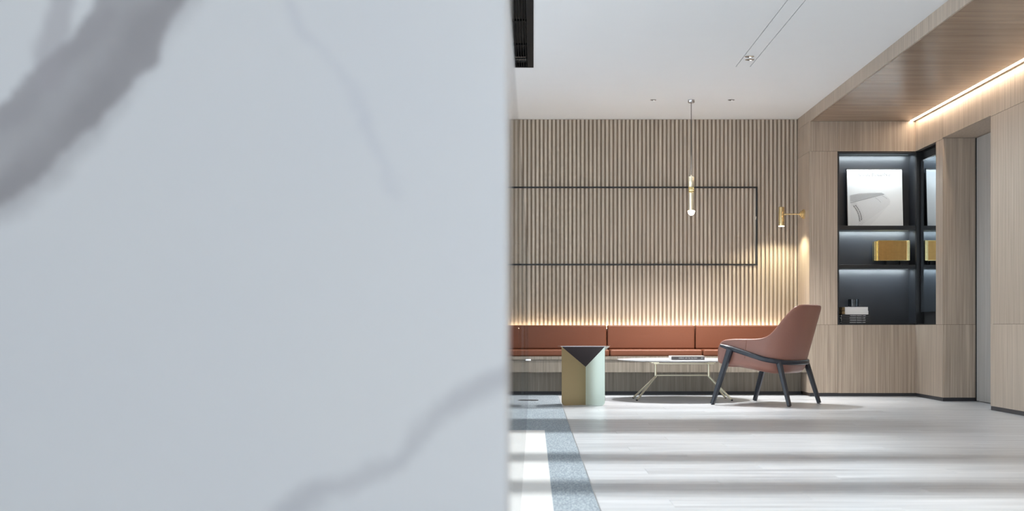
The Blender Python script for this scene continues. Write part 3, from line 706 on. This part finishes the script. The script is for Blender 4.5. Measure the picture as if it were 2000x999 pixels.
# stack of books and a smoked glass on the niche floor
zb = Z1 + 0.0125
names = ['bottom', 'second from the bottom', 'third from the bottom', 'top']
for i in range(4):
    z0 = zb + i * 0.0215
    dx = (0.0, 0.002, -0.001, 0.003)[i]
    t = book(2.950 + dx, 3.226 + dx, 13.245, 13.435, z0, z0 + 0.021, 'cover_black', 'paper',
             'black art book in the niche stack, %s of the four black ones' % names[i], 'black books stacked in the niche',
             [('ART PAPER DESIGN', 3.105 + dx, 0.150)], True, tsize=0.014)
    box('page_edge', (2.946 + dx, 13.243, z0 + 0.004), (2.9495 + dx, 13.43, z0 + 0.016), 'paper', t)
zb += 4 * 0.0215
for i in range(2):
    z0 = zb + i * 0.036
    t = book(2.985, 3.205 + 0.004 * (1 - i), 13.25, 13.43, z0, z0 + 0.0355, 'cover_white', 'pages',
             ['white book in the niche, lower of the two white ones', 'white book in the niche under the smoked glass cup'][i], 'white books stacked in the niche')
    box('fore_edge', (2.958, 13.25, z0 + 0.003), (2.984, 13.43, z0 + 0.033), 'pagesbrown', t)
zb += 0.072
MBc = MB().lathe([(0.046, 0.0003), (0.050, 0.004), (0.053, 0.075), (0.050, 0.075), (0.047, 0.010), (0.0, 0.010)], (3.088, 13.34, zb), n=28)
cu = MBc.build('glass_cup', 'smoke', None, smooth=True); props(cu, 'small smoked black glass cup on top of white books', 'cup')

# ------------------------------------------------------------------ armchair (local: +x forward, +y its left side)
F_ = Vector((-0.8, 0.6)); ang = math.atan2(F_.y, F_.x)
ac = empty('armchair', (2.025, 11.90, 0), 'rose tan leather shell armchair with blue black wooden frame', 'armchair', rotz=ang)
def interp(tab, v):
    if v <= tab[0][0]: return tab[0][1]
    for (a, fa), (b_, fb) in zip(tab[:-1], tab[1:]):
        if v <= b_: return fa + (fb - fa) * (v - a) / (b_ - a)
    return tab[-1][1]
RIM = [(-0.43, 0.850), (-0.41, 0.848), (-0.385, 0.836), (-0.36, 0.812), (-0.30, 0.746), (-0.229, 0.655), (-0.19, 0.612), (-0.158, 0.588), (-0.12, 0.573), (-0.087, 0.567),
       (0.0, 0.564), (0.144, 0.563), (0.21, 0.560), (0.255, 0.554), (0.290, 0.540), (0.310, 0.512), (0.320, 0.465)]
def plan(t, wdt, xf, xc, xr, ex):   # t 0..1 from left front round the back to right front
    s = 1 if t <= 0.5 else -1; u = t if t <= 0.5 else 1 - t
    if u < 0.22: return Vector((xf + (xc - xf) * u / 0.22, s * wdt))
    a = (u - 0.22) / 0.28 * PI / 2
    return Vector((xc + (xr - xc) * math.sin(a) ** (2 / ex), s * wdt * max(0, math.cos(a)) ** (2 / ex)))
def shell_pt(t, z):
    lo = plan(t, 0.330, 0.320, -0.02, -0.295, 2.4); hi = plan(t, 0.335, 0.320, -0.10, -0.425, 3.2)
    s = max(0.0, (z - 0.36) / 0.49); p = lo.lerp(hi, s)
    return p
NC = 61; ROWS = 11; BR = 5
verts = []; faces = []
for i in range(NC):
    t = i / (NC - 1)
    if 0 < i < NC - 1: t = t
    z = 0.86
    while z > 0.40 and interp(RIM, shell_pt(t, z).x) < z: z -= 0.001
    zt = z
    base = shell_pt(t, 0.36); zb_ = 0.345 - 0.15 * (0.31 - base.x) * (1 if base.x > -0.2 else 1); zb_ = max(zb_, 0.268)
    col = []
    ctr = Vector((0.02, 0.0))
    for j in range(BR):                # rounded belly from the underside up to the rail
        a = j / BR * PI / 2
        zz = zb_ + (0.37 - zb_) * (1 - math.cos(a)); ins = 0.075 * (1 - math.sin(a))
        d = (base - ctr); d = d.normalized() if d.length > 0 else d
        dx = -d.x * ins * (0.5 if base.x > 0 else 1.0); dy = -d.y * ins
        col.append(Vector((base.x + dx, base.y + dy, zz)))
    for j in range(ROWS):
        zz = 0.37 + (zt - 0.37) * j / (ROWS - 1); p = shell_pt(t, zz); col.append(Vector((p.x, p.y, zz)))
    verts += col
R_ = BR + ROWS
for i in range(NC - 1):
    for j in range(R_ - 1): faces.append((i * R_ + j, (i + 1) * R_ + j, (i + 1) * R_ + j + 1, i * R_ + j + 1))
sh = MB().add(verts, faces).build('shell', 'chairleather', ac, local=True, smooth=True, solid=0.034, sub=1, origin=(0, 0, 0.27))
sh.modifiers['solid'].use_rim = True
# make sure the solidify grows inwards
me = sh.data; bm = bmesh.new(); bm.from_mesh(me); bm.faces.ensure_lookup_table()
c_ = Vector((0.0, 0, 0.2)); f0 = min(bm.faces, key=lambda f: f.calc_center_median().x)
if f0.normal.x > 0: bmesh.ops.reverse_faces(bm, faces=bm.faces[:])
bm.to_mesh(me); bm.free()
# underside pan
pan = [verts[i * R_] + Vector((0, 0, 0.002)) for i in range(NC)]
nP = len(pan); pv = pan + [Vector((p.x, p.y, p.z + 0.02)) for p in pan]
MB().add(pv, [tuple(range(nP)), tuple(range(2 * nP - 1, nP - 1, -1))] + [(i, (i + 1) % nP, nP + (i + 1) % nP, nP + i) for i in range(nP)]).build('seat_pan', 'chairinner', ac, local=True)
MB().box((-0.15, -0.25, 0.32), (0.318, 0.25, 0.445)).build('seat_cushion', 'chairleather', ac, local=True, bevel=0.04, seg=5)
# stitched seam down the near side of the shell
for s_ in (0.168, 1 - 0.168):
    pts = []
    for k in range(9):
        zz = 0.40 + k * 0.0195; p = shell_pt(s_, zz); pts.append((p.x, p.y * 1.003, zz))
    MB().tube(pts, 0.0016, 6).build('seam', 'chairinner', ac, local=True)
# wooden rail sweeping round the shell
RAILZ = [(-0.30, 0.362), (-0.26, 0.366), (-0.12, 0.394), (0.02, 0.434), (0.17, 0.477), (0.30, 0.512)]
path = []
for i in range(49):
    t = 0.027 + 0.946 * i / 48; p = shell_pt(t, 0.40); z = interp(RAILZ, p.x)
    p = shell_pt(t, z); o2 = p.normalized() * 0.006 if p.length else p
    path.append((p.x + o2.x, p.y + o2.y, z))
sec = [(-0.014, -0.020), (0.011, -0.020), (0.019, -0.012), (0.019, 0.012), (0.011, 0.020), (-0.014, 0.020)]
def rail_sec(t):
    e = min(t, 1 - t); k = min(1.0, 0.62 + e * 6); return [(a, b_ * k) for a, b_ in sec]
MB().sweep(path, rail_sec).build('rail', 'chairwood', ac, local=True, smooth=True)
def leg(top, foot, w0, w1):
    top, foot = Vector(top), Vector(foot); pts = [top.lerp(foot, k / 5) for k in range(6)]
    def sc2(t):
        k = w0 + (w1 - w0) * t; c = k * 0.55
        return [(-k, -c), (-c, -k), (c, -k), (k, -c), (k, c), (c, k), (-c, k), (-k, c)]
    l = MB().sweep(pts, sc2, up=(0, 1, 0)).build('leg', 'chairwood', ac, local=True, smooth=True)
    MB().lathe([(w1 * 0.7, 0.0), (w1 * 0.7, 0.008), (0, 0.008)], (0, 0, 0), n=10).build('glide', 'blackmatt', l, local=True).location = foot - Vector((0, 0, 0.006)) - l.location
for s_ in (1, -1):
    leg((0.185, s_ * 0.345, 0.474), (0.336, s_ * 0.385, 0.006), 0.0270, 0.0175)
    leg((-0.225, s_ * 0.255, 0.370), (-0.336, s_ * 0.285, 0.006), 0.0225, 0.0165)
